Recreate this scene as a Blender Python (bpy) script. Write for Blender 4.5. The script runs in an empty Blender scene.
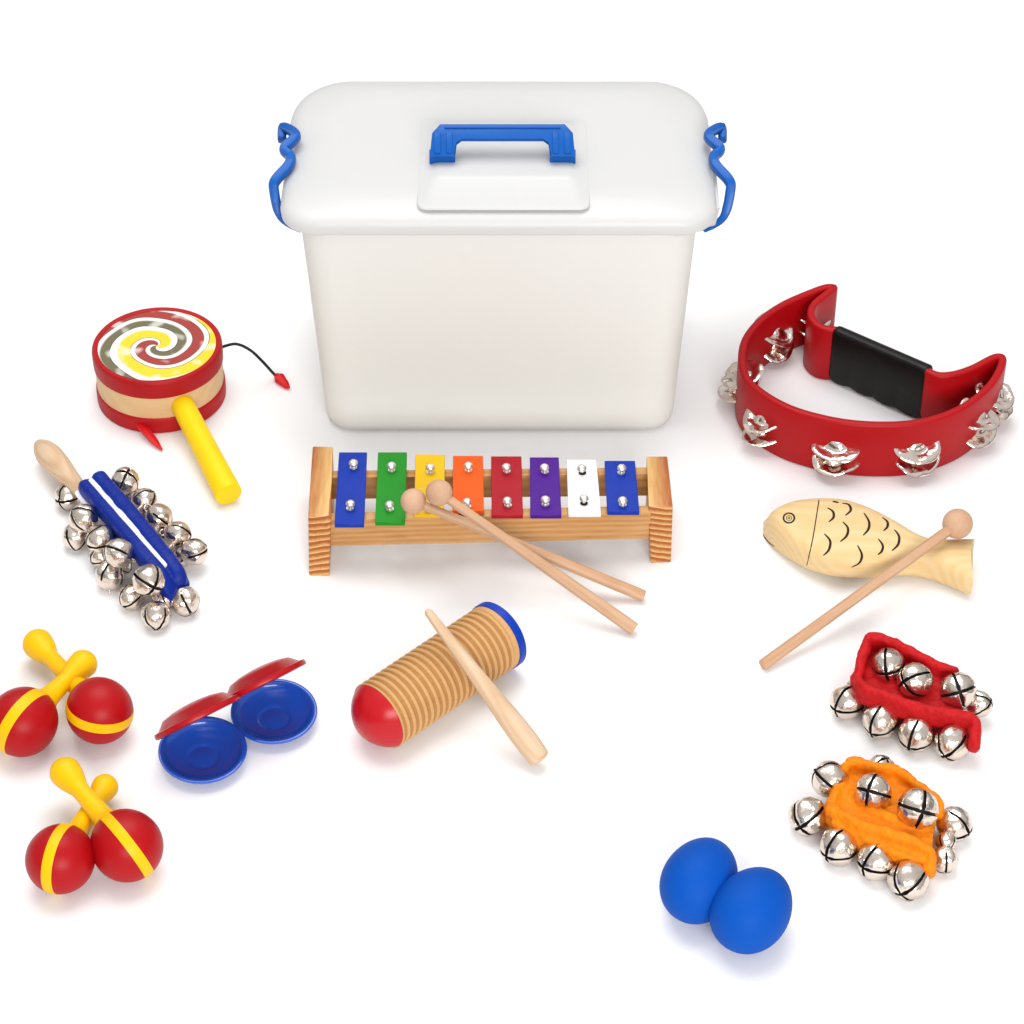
import bpy, bmesh, math, random
from mathutils import Vector, Matrix, Quaternion, noise
from mathutils.bvhtree import BVHTree
random.seed(7)
R = math.radians
S = 0.01                                    # everything below is written in centimetres
sc = bpy.context.scene
# ------------------------------------------------------------------ camera
FPX, PITCH, DIST = 2682.0, R(40), 220.0
cam = bpy.data.cameras.new('camera'); camo = bpy.data.objects.new('camera', cam)
sc.collection.objects.link(camo); sc.camera = camo
camo.location = (0, -DIST*math.cos(PITCH)*S, DIST*math.sin(PITCH)*S)
camo.rotation_euler = (R(90)-PITCH, 0, 0)
cam.sensor_width = 36; cam.lens = 36*FPX/1024; cam.clip_start = .05; cam.clip_end = 60
# ------------------------------------------------------------------ studio light
w = bpy.data.worlds.new('World'); sc.world = w; w.use_nodes = True
nt = w.node_tree; bg = nt.nodes['Background']
tc = nt.nodes.new('ShaderNodeTexCoord'); sp = nt.nodes.new('ShaderNodeSeparateXYZ')
rp = nt.nodes.new('ShaderNodeValToRGB')
nt.links.new(tc.outputs['Generated'], sp.inputs[0]); nt.links.new(sp.outputs['Z'], rp.inputs[0])
cr = rp.color_ramp; cr.elements[0].position = 0.0; cr.elements[0].color = (.52,.50,.48,1)
cr.elements[1].position = .9; cr.elements[1].color = (.95,.96,.98,1)
for pos_, v_ in ((.04, .14), (.20, .12), (.27, .75)):
    e = cr.elements.new(pos_); e.color = (v_, v_*.97, v_*.94, 1)
nt.links.new(rp.outputs[0], bg.inputs['Color']); bg.inputs['Strength'].default_value = 0.75
def area(name, loc, tgt, size, power, col=(1,1,1), sy=None):
    l = bpy.data.lights.new(name, 'AREA'); l.energy = power; l.color = col; l.size = size
    if sy: l.shape = 'RECTANGLE'; l.size_y = sy
    o = bpy.data.objects.new(name, l); sc.collection.objects.link(o); o.location = loc
    o.rotation_euler = (Vector(tgt)-Vector(loc)).to_track_quat('-Z', 'Y').to_euler()
    return o
area('overhead_softbox', (-.2, .7, 2.6), (0, .05, 0), 2.0, 55, (1, .995, .985))
area('front_fill', (.5, -3.0, 1.5), (0, .1, .1), 1.8, 82, (1, .985, .965), 1.1)  # added fill lamp, only there to brighten the front faces
sc.view_settings.view_transform = 'Standard'; sc.view_settings.look = 'None'
sc.view_settings.exposure = 0; sc.view_settings.gamma = 1; sc.view_settings.use_curve_mapping = False
sc.cycles.max_bounces = 8

# ------------------------------------------------------------------ helpers
CAM = Vector((0, -DIST*math.cos(PITCH), DIST*math.sin(PITCH)))
FWD = Vector((0, math.cos(PITCH), -math.sin(PITCH))); UP = Vector((0, math.sin(PITCH), math.cos(PITCH))); RT = Vector((1, 0, 0))
def ray(px, py): return (FWD + RT*((px-512)/FPX) + UP*((512-py)/FPX))
def at(px, py, z=0.0):
    d = ray(px, py); return CAM + d*((z-CAM.z)/d.z)
def aty(px, py, y):
    d = ray(px, py); return CAM + d*((y-CAM.y)/d.y)
def cm(pxlen, p): return pxlen*((p-CAM).dot(FWD))/FPX
def lin(c):
    c = c/255; return c/12.92 if c <= .04045 else ((c+.055)/1.055)**2.4
def srgb(r, g, b, k=1.0): return (lin(r)*k, lin(g)*k, lin(b)*k, 1)
BASE = {}
def link(o): sc.collection.objects.link(o)
def thing(name, base, label, cat, group=None):
    o = bpy.data.objects.new(name, None); link(o); o.empty_display_size = .02
    b = Vector(base); o.location = b*S; BASE[o] = b
    o['label'] = label; o['category'] = cat
    if group: o['group'] = group
    return o
def finish(bm, b, ang=38, smooth=True):
    bmesh.ops.recalc_face_normals(bm, faces=bm.faces)
    for f in bm.faces: f.smooth = smooth
    for e_ in bm.edges:
        if len(e_.link_faces) == 2 and e_.calc_face_angle(0) > R(ang): e_.smooth = False
    for v in bm.verts: v.co = (v.co-b)*S
def mesh_of(bm, name, mats, b=Vector(), ang=38):
    finish(bm, b, ang); me = bpy.data.meshes.new(name); bm.to_mesh(me); bm.free()
    for m in (mats if isinstance(mats, (list, tuple)) else [mats]): me.materials.append(m)
    return me
def part(name, bm, mats, parent, label=None, ang=38):
    b = BASE[parent]; me = mesh_of(bm, name, mats, b, ang)
    o = bpy.data.objects.new(name, me); link(o); o.parent = parent; BASE[o] = b
    if label: o['label'] = label
    return o
def single(name, bm, mats, base, label, cat, group=None, ang=38):
    b = Vector(base); me = mesh_of(bm, name, mats, b, ang)
    o = bpy.data.objects.new(name, me); link(o); o.location = b*S; BASE[o] = b
    o['label'] = label; o['category'] = cat
    if group: o['group'] = group
    return o
def inst(name, me, parent, pos, rot=None, scale=1.0):
    o = bpy.data.objects.new(name, me); link(o); o.parent = parent; b = BASE[parent]
    o.location = (Vector(pos)-b)*S; o.rotation_mode = 'QUATERNION'
    if rot is not None: o.rotation_quaternion = rot
    o.scale = (scale,)*3; BASE[o] = Vector((0,0,0))
    return o
def frame_of(d, ref=Vector((0, 0, 1))):
    d = d.normalized(); a = ref - d*ref.dot(d)
    if a.length < 1e-4: a = Vector((0, 1, 0)) - d*d.y
    a.normalize(); return a, d.cross(a)
def spline(pts, n=8, closed=False):
    pts = [Vector(p) for p in pts]; out = []; N = len(pts); rng = N if closed else N-1
    for i in range(rng):
        if closed: p0, p1, p2, p3 = pts[(i-1) % N], pts[i], pts[(i+1) % N], pts[(i+2) % N]
        else: p0, p1, p2, p3 = pts[max(i-1, 0)], pts[i], pts[i+1], pts[min(i+2, N-1)]
        for k in range(n):
            t = k/n; t2 = t*t; t3 = t2*t
            out.append(.5*((2*p1)+(p2-p0)*t+(2*p0-5*p1+4*p2-p3)*t2+(3*p1-p0-3*p2+p3)*t3))
    if not closed: out.append(pts[-1].copy())
    return out
def ring(bm, c, a, b, ra, rb, seg, sq=2.0):
    vs = []
    for i in range(seg):
        t = 2*math.pi*i/seg; ct, st = math.cos(t), math.sin(t)
        x = math.copysign(abs(ct)**(2/sq), ct); y = math.copysign(abs(st)**(2/sq), st)
        vs.append(bm.verts.new(c+a*(x*ra)+b*(y*rb)))
    return vs
def bridge(bm, r0, r1, mi=0, close=True):
    n = len(r0)
    for i in range(n if close else n-1):
        f = bm.faces.new((r0[i], r0[(i+1) % n], r1[(i+1) % n], r1[i])); f.material_index = mi
def capf(bm, r, mi=0):
    f = bm.faces.new(r); f.material_index = mi; return f
def tube(bm, pts, radii, seg=20, cap=('round', 'round'), ref=Vector((0, 0, 1)), aspect=1.0, mi=0, sq=2.0):
    """swept tube; radii along `ref` direction are multiplied by aspect"""
    pts = [Vector(p) for p in pts]; n = len(pts)
    if not isinstance(radii, (list, tuple)): radii = [radii]*n
    rings = []
    dirs = []
    for i in range(n):
        d = (pts[min(i+1, n-1)]-pts[max(i-1, 0)]); dirs.append(d.normalized())
    def addcap(i, sgn, kind):
        d = dirs[i]; a, b = frame_of(d, ref); r = radii[i]; out = []
        ks = [(.3, .95), (.6, .8), (.85, .53), (.97, .24)] if kind == 'round' else [(.0, .93)]
        if kind == 'soft': ks = [(.14, .96), (.30, .84), (.40, .62), (.44, .3)]
        if kind == 'flat': ks = [(.04, .985), (.10, .90)]
        for (h, q) in ks: out.append(ring(bm, pts[i]+d*(sgn*h*r), a, b, r*q*aspect, r*q, seg, sq))
        return out
    body = []
    for i in range(n):
        a, b = frame_of(dirs[i], ref); body.append(ring(bm, pts[i], a, b, radii[i]*aspect, radii[i], seg, sq))
    rings = list(reversed(addcap(0, -1, cap[0]))) + body + addcap(n-1, 1, cap[1])
    for i in range(len(rings)-1): bridge(bm, rings[i], rings[i+1], mi)
    capf(bm, rings[0], mi); capf(bm, rings[-1], mi)
def lathe(bm, prof, M, seg=48, mi=0, closed_prof=False):
    """prof: (r,z) list; M 4x4 matrix places it"""
    rings = []
    for (r, z) in prof:
        if r < 1e-5: rings.append([bm.verts.new(M @ Vector((0, 0, z)))])
        else: rings.append([bm.verts.new(M @ Vector((r*math.cos(2*math.pi*i/seg), r*math.sin(2*math.pi*i/seg), z))) for i in range(seg)])
    L = len(rings)
    for k in range(L if closed_prof else L-1):
        a, b = rings[k], rings[(k+1) % L]
        if len(a) == 1 and len(b) == 1: continue
        for i in range(seg):
            j = (i+1) % seg
            if len(a) == 1: f = bm.faces.new((a[0], b[i], b[j]))
            elif len(b) == 1: f = bm.faces.new((a[i], a[j], b[0]))
            else: f = bm.faces.new((a[i], a[j], b[j], b[i]))
            f.material_index = mi
def TM(o, z=Vector((0, 0, 1)), x=None):
    z = Vector(z).normalized()
    if x is None: x, _ = frame_of(z, Vector((1, 0, 0)) if abs(z.x) < .9 else Vector((0, 1, 0)))
    else: x = (Vector(x)-z*Vector(x).dot(z)).normalized()
    y = z.cross(x); m = Matrix((x, y, z)).transposed().to_4x4(); m.translation = Vector(o); return m
def hexa(bm, bot, top, bev=.1, seg=2, mi=0):
    """box from 4 bottom + 4 top corners, bevelled"""
    n = len(bot)
    vb = [bm.verts.new(Vector(p)) for p in bot]; vt = [bm.verts.new(Vector(p)) for p in top]
    fs = [bm.faces.new(vb[::-1]), bm.faces.new(vt)]
    for i in range(n): fs.append(bm.faces.new((vb[i], vb[(i+1) % n], vt[(i+1) % n], vt[i])))
    for f in fs: f.material_index = mi
    if bev:
        es = set(e_ for f in fs for e_ in f.edges)
        bmesh.ops.bevel(bm, geom=list(es), offset=bev, segments=seg, profile=.6, affect='EDGES')
def bvh_of(bm): bm.normal_update(); return BVHTree.FromBMesh(bm)
def hit(bvh, px, py, off=0.0):
    r = bvh.ray_cast(CAM, ray(px, py).normalized())
    return (None, None) if r[0] is None else (r[0]+r[1]*off, r[1])

def orient(o, d):
    """turn the object's own x axis along d without moving it, so wood grain runs along it"""
    q = Vector(d).normalized().to_track_quat('X', 'Z'); o.data.transform(q.inverted().to_matrix().to_4x4())
    o.rotation_mode = 'QUATERNION'; o.rotation_quaternion = q; return o
# ------------------------------------------------------------------ materials
def mat(name, col, rough=.4, metal=0, spec=.2, bump=0, bscale=40, coat=0, sss=0, noise_col=0, detail=3, grain=0, coatrough=.1):
    m = bpy.data.materials.new(name); m.use_nodes = True; n = m.node_tree; p = n.nodes['Principled BSDF']
    p.inputs['Base Color'].default_value = col; p.inputs['Roughness'].default_value = rough
    p.inputs['Metallic'].default_value = metal; p.inputs['Specular IOR Level'].default_value = spec
    p.inputs['Coat Weight'].default_value = coat; p.inputs['Coat Roughness'].default_value = coatrough
    if sss:
        p.inputs['Subsurface Weight'].default_value = sss; p.inputs['Subsurface Radius'].default_value = (1, .7, .5); p.inputs['Subsurface Scale'].default_value = .006
    t = n.nodes.new('ShaderNodeTexCoord')
    if bump:
        nz = n.nodes.new('ShaderNodeTexNoise'); nz.inputs['Scale'].default_value = bscale; nz.inputs['Detail'].default_value = detail
        b = n.nodes.new('ShaderNodeBump'); b.inputs['Strength'].default_value = bump; b.inputs['Distance'].default_value = .002
        n.links.new(t.outputs['Object'], nz.inputs['Vector']); n.links.new(nz.outputs['Fac'], b.inputs['Height']); n.links.new(b.outputs[0], p.inputs['Normal'])
    if noise_col:
        nz = n.nodes.new('ShaderNodeTexNoise'); nz.inputs['Scale'].default_value = bscale*.6 if bscale else 30; nz.inputs['Detail'].default_value = 4
        r = n.nodes.new('ShaderNodeValToRGB')
        r.color_ramp.elements[0].position = .3; r.color_ramp.elements[1].position = .7
        r.color_ramp.elements[0].color = tuple(c*(1-noise_col) for c in col[:3])+(1,); r.color_ramp.elements[1].color = tuple(min(1, c*(1+noise_col*.6)) for c in col[:3])+(1,)
        n.links.new(t.outputs['Object'], nz.inputs['Vector']); n.links.new(nz.outputs['Fac'], r.inputs[0]); n.links.new(r.outputs[0], p.inputs['Base Color'])
    return m
def wood(name, light, dark, direction='X', ringscale=220, fibre=.35, rough=.45, rings=False, centre=(0, 0, 0), coat=0, distort=1.5, rot=(0, 0, 0), rmin=.3, rmax=.75):
    """solid wood: rings round an axis (object space) plus fine fibres along it"""
    m = bpy.data.materials.new(name); m.use_nodes = True; n = m.node_tree; L = n.links; p = n.nodes['Principled BSDF']
    p.inputs['Roughness'].default_value = rough; p.inputs['Specular IOR Level'].default_value = .22; p.inputs['Coat Weight'].default_value = coat; p.inputs['Coat Roughness'].default_value = .25
    t = n.nodes.new('ShaderNodeTexCoord'); mp = n.nodes.new('ShaderNodeMapping'); mp.inputs['Location'].default_value = centre; mp.inputs['Rotation'].default_value = rot
    L.new(t.outputs['Object'], mp.inputs[0])
    sc3 = {'X': (.12, 1, 1), 'Y': (1, .12, 1), 'Z': (1, 1, .12)}[direction]
    m2 = n.nodes.new('ShaderNodeMapping'); m2.inputs['Scale'].default_value = sc3; L.new(mp.outputs[0], m2.inputs[0])
    nz = n.nodes.new('ShaderNodeTexNoise'); nz.inputs['Scale'].default_value = 420; nz.inputs['Detail'].default_value = 5; L.new(m2.outputs[0], nz.inputs['Vector'])
    nl = n.nodes.new('ShaderNodeTexNoise'); nl.inputs['Scale'].default_value = 60; nl.inputs['Detail'].default_value = 3; L.new(m2.outputs[0], nl.inputs['Vector'])
    wv = n.nodes.new('ShaderNodeTexWave'); wv.wave_type = 'RINGS'; wv.rings_direction = direction; wv.wave_profile = 'SAW' if rings else 'SIN'
    wv.inputs['Scale'].default_value = ringscale; wv.inputs['Distortion'].default_value = distort; wv.inputs['Detail'].default_value = 3; wv.inputs['Detail Scale'].default_value = .8
    L.new(m2.outputs[0] , wv.inputs['Vector'])
    mx = n.nodes.new('ShaderNodeMath'); mx.operation = 'MULTIPLY'; mx.inputs[1].default_value = 1.0 if rings else .3
    L.new(wv.outputs['Fac'], mx.inputs[0])
    m3 = n.nodes.new('ShaderNodeMath'); m3.operation = 'MULTIPLY_ADD'; m3.inputs[1].default_value = fibre; L.new(nz.outputs['Fac'], m3.inputs[0]); L.new(mx.outputs[0], m3.inputs[2])
    m4 = n.nodes.new('ShaderNodeMath'); m4.operation = 'MULTIPLY_ADD'; m4.inputs[1].default_value = fibre*.8; L.new(nl.outputs['Fac'], m4.inputs[0]); L.new(m3.outputs[0], m4.inputs[2])
    r = n.nodes.new('ShaderNodeValToRGB'); r.color_ramp.elements[0].position = rmin; r.color_ramp.elements[1].position = rmax+.35
    r.color_ramp.elements[0].color = light; r.color_ramp.elements[1].color = dark
    L.new(m4.outputs[0], r.inputs[0]); L.new(r.outputs[0], p.inputs['Base Color'])
    b = n.nodes.new('ShaderNodeBump'); b.inputs['Strength'].default_value = .05 if rings else .15; b.inputs['Distance'].default_value = .0006
    L.new(m4.outputs[0], b.inputs['Height']); L.new(b.outputs[0], p.inputs['Normal'])
    return m
K = .72
M = {}
M['red'] = mat('red_plastic', srgb(188, 10, 20, K), .42, bump=.12, bscale=25)
M['red_paint'] = mat('red_paint', srgb(205, 15, 30, K), .35, coat=.25, coatrough=.25, bump=.25, bscale=120)
M['red_band'] = mat('red_band_paint', srgb(190, 18, 26, K), .5, bump=.2, bscale=90, noise_col=.08)
M['red_cloth'] = mat('red_webbing', srgb(210, 18, 26, K), .6, bump=.3, bscale=420, noise_col=.14)
M['orange_cloth'] = mat('orange_webbing', srgb(250, 138, 0, .82), .6, bump=.3, bscale=420, noise_col=.16)
M['blue_cloth'] = mat('blue_webbing', srgb(0, 46, 165, .6), .45, bump=.4, bscale=300, noise_col=.12)
M['blue_clip'] = mat('blue_clip_plastic', srgb(6, 102, 200, .66), .36, coat=.1)
M['blue_gloss'] = mat('glossy_blue_plastic', srgb(0, 94, 222, .62), .14, coat=1, bump=.1, bscale=18, coatrough=.12)
M['red_gloss'] = mat('glossy_red_plastic', srgb(188, 12, 24, K), .34, coat=.15, bump=.15, bscale=30, coatrough=.25)
M['blue_egg'] = mat('satin_blue_egg', srgb(0, 96, 212, .6), .6, spec=.12, bump=.04, bscale=300)
M['yellow'] = mat('yellow_plastic', srgb(255, 196, 0, .82), .42, bump=.06, bscale=40)
M['yellow_paint'] = mat('yellow_paint', srgb(255, 212, 10, .85), .45, bump=.2, bscale=90, noise_col=.05)
M['black_rubber'] = mat('black_foam_grip', srgb(16, 11, 11, .8), .4, bump=.3, bscale=60)
M['black_cord'] = mat('black_cord', srgb(28, 30, 34), .6)
M['red_bead'] = mat('red_cord_tip', srgb(225, 15, 25, K), .4)
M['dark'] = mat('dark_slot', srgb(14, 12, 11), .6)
M['burn'] = mat('burnt_line', srgb(38, 28, 18), .7)
M['white_stripe'] = mat('white_stripe', srgb(245, 247, 252, .85), .5, bump=.3, bscale=300)
M['screw'] = mat('zinc_screw', (.82, .78, .74, 1), .4, metal=1, bump=.4, bscale=350)
M['chrome'] = mat('nickel_plate', (.74, .645, .565, 1), .26, metal=1, bump=1, bscale=120, detail=3)
M['chrome2'] = mat('nickel_jingle_plate', (.84, .73, .66, 1), .15, metal=1, bump=1, bscale=110, detail=3)
for nm, c in dict(blue=(10, 56, 176), green=(28, 152, 32), yellow=(255, 205, 22), orange=(255, 98, 16), crimson=(182, 16, 38), purple=(82, 18, 150), white=(250, 250, 248)).items():
    M['bar_'+nm] = mat(nm+'_bar_enamel', srgb(*c, K if nm != 'white' else .8), .38, bump=.08, bscale=60)
pine_l, pine_d = srgb(238, 190, 128, K), srgb(198, 128, 62, K)
M['pine'] = wood('pine_rail', srgb(236, 188, 128, K), srgb(205, 140, 74, K), 'X', 60, .6, .42, coat=.15, distort=3)
M['birch'] = wood('birch_stick', srgb(242, 214, 182, K), srgb(222, 178, 134, K), 'X', 110, .5, .5)
M['fishwood'] = wood('fish_wood', srgb(251, 222, 168, K), srgb(243, 200, 134, K), 'X', 60, .4, .45, coat=.0, distort=3)
M['guiro'] = wood('guiro_wood', srgb(242, 198, 138, K), srgb(208, 148, 86, K), 'X', 3, .35, .5, rmin=.2, rmax=.9)
M['groove'] = wood('shaded_groove_wood', srgb(218, 166, 106, K), srgb(190, 134, 78, K), 'X', 3, .5, .7, rmin=.2, rmax=.9)  # tube wood darkened in colour to deepen the shade inside the cut grooves
M['drumwood'] = wood('drum_shell_wood', srgb(246, 208, 156, K), srgb(236, 190, 134, K), 'X', 30, .4, .5)
def box_plastic(name, col, trans):
    m = bpy.data.materials.new(name); m.use_nodes = True; n = m.node_tree; L = n.links; p = n.nodes['Principled BSDF']
    p.inputs['Base Color'].default_value = col; p.inputs['Roughness'].default_value = .38
    tr = n.nodes.new('ShaderNodeBsdfTranslucent'); tr.inputs['Color'].default_value = col
    mx = n.nodes.new('ShaderNodeMixShader'); mx.inputs[0].default_value = trans
    t = n.nodes.new('ShaderNodeTexCoord'); nz = n.nodes.new('ShaderNodeTexNoise'); nz.inputs['Scale'].default_value = 9; nz.inputs['Detail'].default_value = 4
    b = n.nodes.new('ShaderNodeBump'); b.inputs['Strength'].default_value = .12; b.inputs['Distance'].default_value = .004
    L.new(t.outputs['Object'], nz.inputs['Vector']); L.new(nz.outputs['Fac'], b.inputs['Height']); L.new(b.outputs[0], p.inputs['Normal'])
    L.new(p.outputs[0], mx.inputs[1]); L.new(tr.outputs[0], mx.inputs[2]); L.new(mx.outputs[0], n.nodes['Material Output'].inputs[0])
    return m
M['boxbody'] = box_plastic('milky_body_plastic', (.97, .965, .94, 1), .5)
M['boxlid'] = box_plastic('milky_lid_plastic', (.74, .74, .735, 1), .3)

# ------------------------------------------------------------------ white table
bm = bmesh.new(); n_ = 24; g = [[bm.verts.new((-450+900*i/n_, -350+900*j/n_, 0)) for j in range(n_+1)] for i in range(n_+1)]
for i in range(n_):
    for j in range(n_): bm.faces.new((g[i][j], g[i+1][j], g[i+1][j+1], g[i][j+1]))
me = mesh_of(bm, 'ground', mat('white_sweep', (.845, .845, .85, 1), .7, spec=.2, bump=.03, bscale=200))
o = bpy.data.objects.new('ground', me); link(o); o['kind'] = 'structure'

# ------------------------------------------------------------------ storage box
def rrect(cx, y0, y1, hw, z, rf, rb, n=7, bm=None):
    """rounded rectangle; front edge y0, back y1; (rx,ry) corner radii"""
    pts = []
    for (sx, sy, rx, ry) in ((1, -1, *rf), (1, 1, *rb), (-1, 1, *rb), (-1, -1, *rf)):
        ccx = cx+sx*(hw-rx); ccy = (y0+ry) if sy < 0 else (y1-ry)
        a0 = {(1, -1): -90, (1, 1): 0, (-1, 1): 90, (-1, -1): 180}[(sx, sy)]
        for k in range(n+1):
            a = R(a0+90*k/n); pts.append(Vector((ccx+rx*math.cos(a), ccy+ry*math.sin(a), z)))
    return [bm.verts.new(p) for p in pts]
bl, br = at(325, 432), at(674, 432); BCX = (bl.x+br.x)/2; YF = bl.y; HW = (br.x-bl.x)/2
BX = thing('storage_box', (BCX, YF+9, 0), 'large milky white plastic storage box with blue handle and clips, behind the xylophone', 'storage box')
bm = bmesh.new()
levels = []; HB = 21.2
for k in range(13):
    t = k/12; z = .7+(HB-.7)*t; levels.append((z, HW+1.2*t, YF-.15-.7*t, YF+19+.9*t, 2.6))
outer = [rrect(BCX, YF+.35, YF+18.5, HW-.6, 0, (2.2, 2.2), (2, 2), bm=bm), rrect(BCX, YF+.02, YF+18.9, HW-.15, .22, (2.5, 2.5), (2.4, 2.4), bm=bm)]
for (z, hw, y0, y1, r) in levels: outer.append(rrect(BCX, y0, y1, hw, z, (r, r), (r, r), bm=bm))
inner = [rrect(BCX, y0+.25, y1-.25, hw-.25, z, (r-.2, r-.2), (r-.2, r-.2), bm=bm) for (z, hw, y0, y1, r) in reversed(levels)]
rr = outer+inner
for i in range(len(rr)-1): bridge(bm, rr[i], rr[i+1])
capf(bm, rr[0][::-1]); capf(bm, rr[-1])
part('body', bm, M['boxbody'], BX)
# lid
bm = bmesh.new(); LW = HW+2.75; y0l, y1l = YF-1.0, YF+20.9
def LR(z, ins, grow=1.0): return rrect(BCX, y0l+ins*1.0, y1l-ins*1.1, LW-ins, z, (3.0*grow, 3.2*grow), (4.4*grow, 6.0*grow), n=9, bm=bm)
lv = [LR(HB-.62, .6), LR(HB-.66, .3), LR(HB-.4, .05), LR(HB+.2, 0), LR(HB+.6, .15), LR(HB+.9, .45), LR(HB+1.12, .95), LR(HB+1.25, 1.6), LR(HB+1.38, 2.2), LR(HB+1.46, 2.9, .9), LR(HB+1.5, 3.8, .9)]
inn = [LR(HB+1.25, 2.1, .9), LR(HB+.9, 1.2), LR(HB+.2, .5), LR(HB-.4, .6)]
rr = list(reversed(inn))
for i in range(len(lv)-1): bridge(bm, lv[i], lv[i+1])
capf(bm, lv[-1])
for i in range(len(rr)-1): bridge(bm, rr[i], rr[i+1])
capf(bm, rr[-1]); bridge(bm, lv[0], rr[0])
ZL = HB+1.5
lid = part('lid', bm, M['boxlid'], BX)
# stepped panel on the lid that carries the handle
bm = bmesh.new()
pa = at(417, 205, ZL); pb = at(590, 205, ZL); pcx = (pa.x+pb.x)/2; phw = (pb.x-pa.x)/2
ya = at(500, 209, ZL).y; yb = at(500, 118, ZL).y
r_ = [rrect(pcx, ya, yb, phw, ZL-.1, (.8, .8), (.8, .8), n=4, bm=bm), rrect(pcx, ya+.05, yb, phw-.05, ZL+.03, (.8, .8), (.8, .8), n=4, bm=bm),
      rrect(pcx, ya+.35, yb-.3, phw-.5, ZL+.07, (.7, .7), (.7, .7), n=4, bm=bm), rrect(pcx, ya+3.8, yb-.9, phw-1.0, ZL+.14, (.6, .6), (.6, .6), n=4, bm=bm),
      rrect(pcx, ya+4.1, yb-1.1, phw-1.35, ZL+.27, (.6, .6), (.6, .6), n=4, bm=bm), rrect(pcx, ya+4.4, yb-1.3, phw-1.7, ZL+.32, (.6, .6), (.6, .6), n=4, bm=bm)]
for i in range(len(r_)-1): bridge(bm, r_[i], r_[i+1])
capf(bm, r_[-1]); capf(bm, r_[0][::-1])
part('raised_panel', bm, M['boxlid'], lid)
# carrying handle: two feet, arms leaning back, cross bar
hd = thing_handle = None
bm = bmesh.new()
zf = ZL+.5
fl, fr = at(430, 160, zf), at(575, 160, zf)
def hp(u, s, lift):           # u across 0..1, s back along the leaning plane, lift out of it
    p = fl.lerp(fr, u); c_, s_ = math.cos(R(40)), math.sin(R(40)); return p+Vector((0, c_*s-s_*lift, s_*s+c_*lift))
Wd = (fr-fl).length
def plate(us, s0, s1, l0, l1, taper=0, bev=.12):
    a0, a1 = us
    hexa(bm, [hp(a0, s0, l0), hp(a1, s0, l0), hp(a1-taper*0, s1, l0), hp(a0, s1, l0)], [hp(a0, s0, l1), hp(a1, s0, l1), hp(a1, s1, l1), hp(a0, s1, l1)], bev)
outl = [(0.0, 0), (.175, 0), (.175, 1.25), (.215, 1.6), (.785, 1.6), (.825, 1.25), (.825, 0), (1.0, 0), (.985, 2.0), (.93, 2.75), (.07, 2.75), (.015, 2.0)]
def strip_poly(outline, l0, l1):
    vb = [bm.verts.new(hp(u, s, l0)) for u, s in outline]; vt = [bm.verts.new(hp(u, s, l1)) for u, s in outline]
    n = len(vb); fs = [bm.faces.new(vb[::-1]), bm.faces.new(vt)]+[bm.faces.new((vb[i], vb[(i+1) % n], vt[(i+1) % n], vt[i])) for i in range(n)]
    bmesh.ops.bevel(bm, geom=list({e_ for f in fs for e_ in f.edges}), offset=.1, segments=2, profile=.6, affect='EDGES')
strip_poly(outl, 0, .75)
# raised ribs along the arms and the bar
for (u0, u1) in ((.03, .075), (.115, .155), (.845, .885), (.925, .97)): plate((u0, u1), .25, 2.0, .74, .88, bev=.05)
for (s0, s1) in ((2.35, 2.5),): plate((.1, .9), s0, s1, .74, .86, bev=.05)
for u0 in (-.004, .826):       # square feet
    hexa(bm, [hp(u0, -.15, -.15)+Vector((0, 0, -.5)), hp(u0+.178, -.15, -.15)+Vector((0, 0, -.5)), hp(u0+.178, .7, -.15)+Vector((0, .2, -.7)), hp(u0, .7, -.15)+Vector((0, .2, -.7))],
         [hp(u0, -.15, .15)+Vector((0, 0, .28)), hp(u0+.178, -.15, .15)+Vector((0, 0, .28)), hp(u0+.178, .7, .5), hp(u0, .7, .5)], .08)
bmesh.ops.translate(bm, verts=bm.verts, vec=(0, 0, .08))
part('handle', bm, M['blue_clip'], BX)
# side clips
LP = [(282, 140, -.2), (283.5, 128, .3), (296, 136, .9), (284.5, 149, .6), (290.5, 157, .4), (288.5, 166, .3), (276, 180, -.2), (274, 190, -.8), (281, 217, -2.6), (300, 231, -3.2)]
for side in (-1, 1):
    pts = []
    for (px, py, dz) in LP:
        if side > 0: px = 1004.5-px
        pts.append(at(px, py, HB+1.2+dz))
    bm = bmesh.new(); q = spline(pts, 6)
    rad = [.40]*len(q)
    for i in range(len(q)):
        t = i/(len(q)-1); rad[i] = .37+.07*math.sin(math.pi*t)
        if t > .85: rad[i] *= 1-(t-.85)*4.2
    tube(bm, q, rad, 12, ('flat', 'flat'), ref=Vector((0, -.6, .8)), aspect=1.25, sq=3)
    lt = part('latch', bm, M['blue_clip'], BX)
    # ears moulded on the rim under the clip
    bm = bmesh.new(); c0 = at(1005.5-292 if side > 0 else 292, 190, HB)
    hexa(bm, [(c0.x+side*a, c0.y+b, HB-2.2) for a, b in ((-1.6, -3), (0.05, -2.6), (0.05, 2.6), (-1.6, 3))], [(c0.x+side*a, c0.y+b, HB+.3) for a, b in ((-1.2, -3.4), (.4, -3.0), (.4, 3.0), (-1.2, 3.4))], .25)
    part('latch_lug', bm, M['boxlid'], BX)

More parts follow.
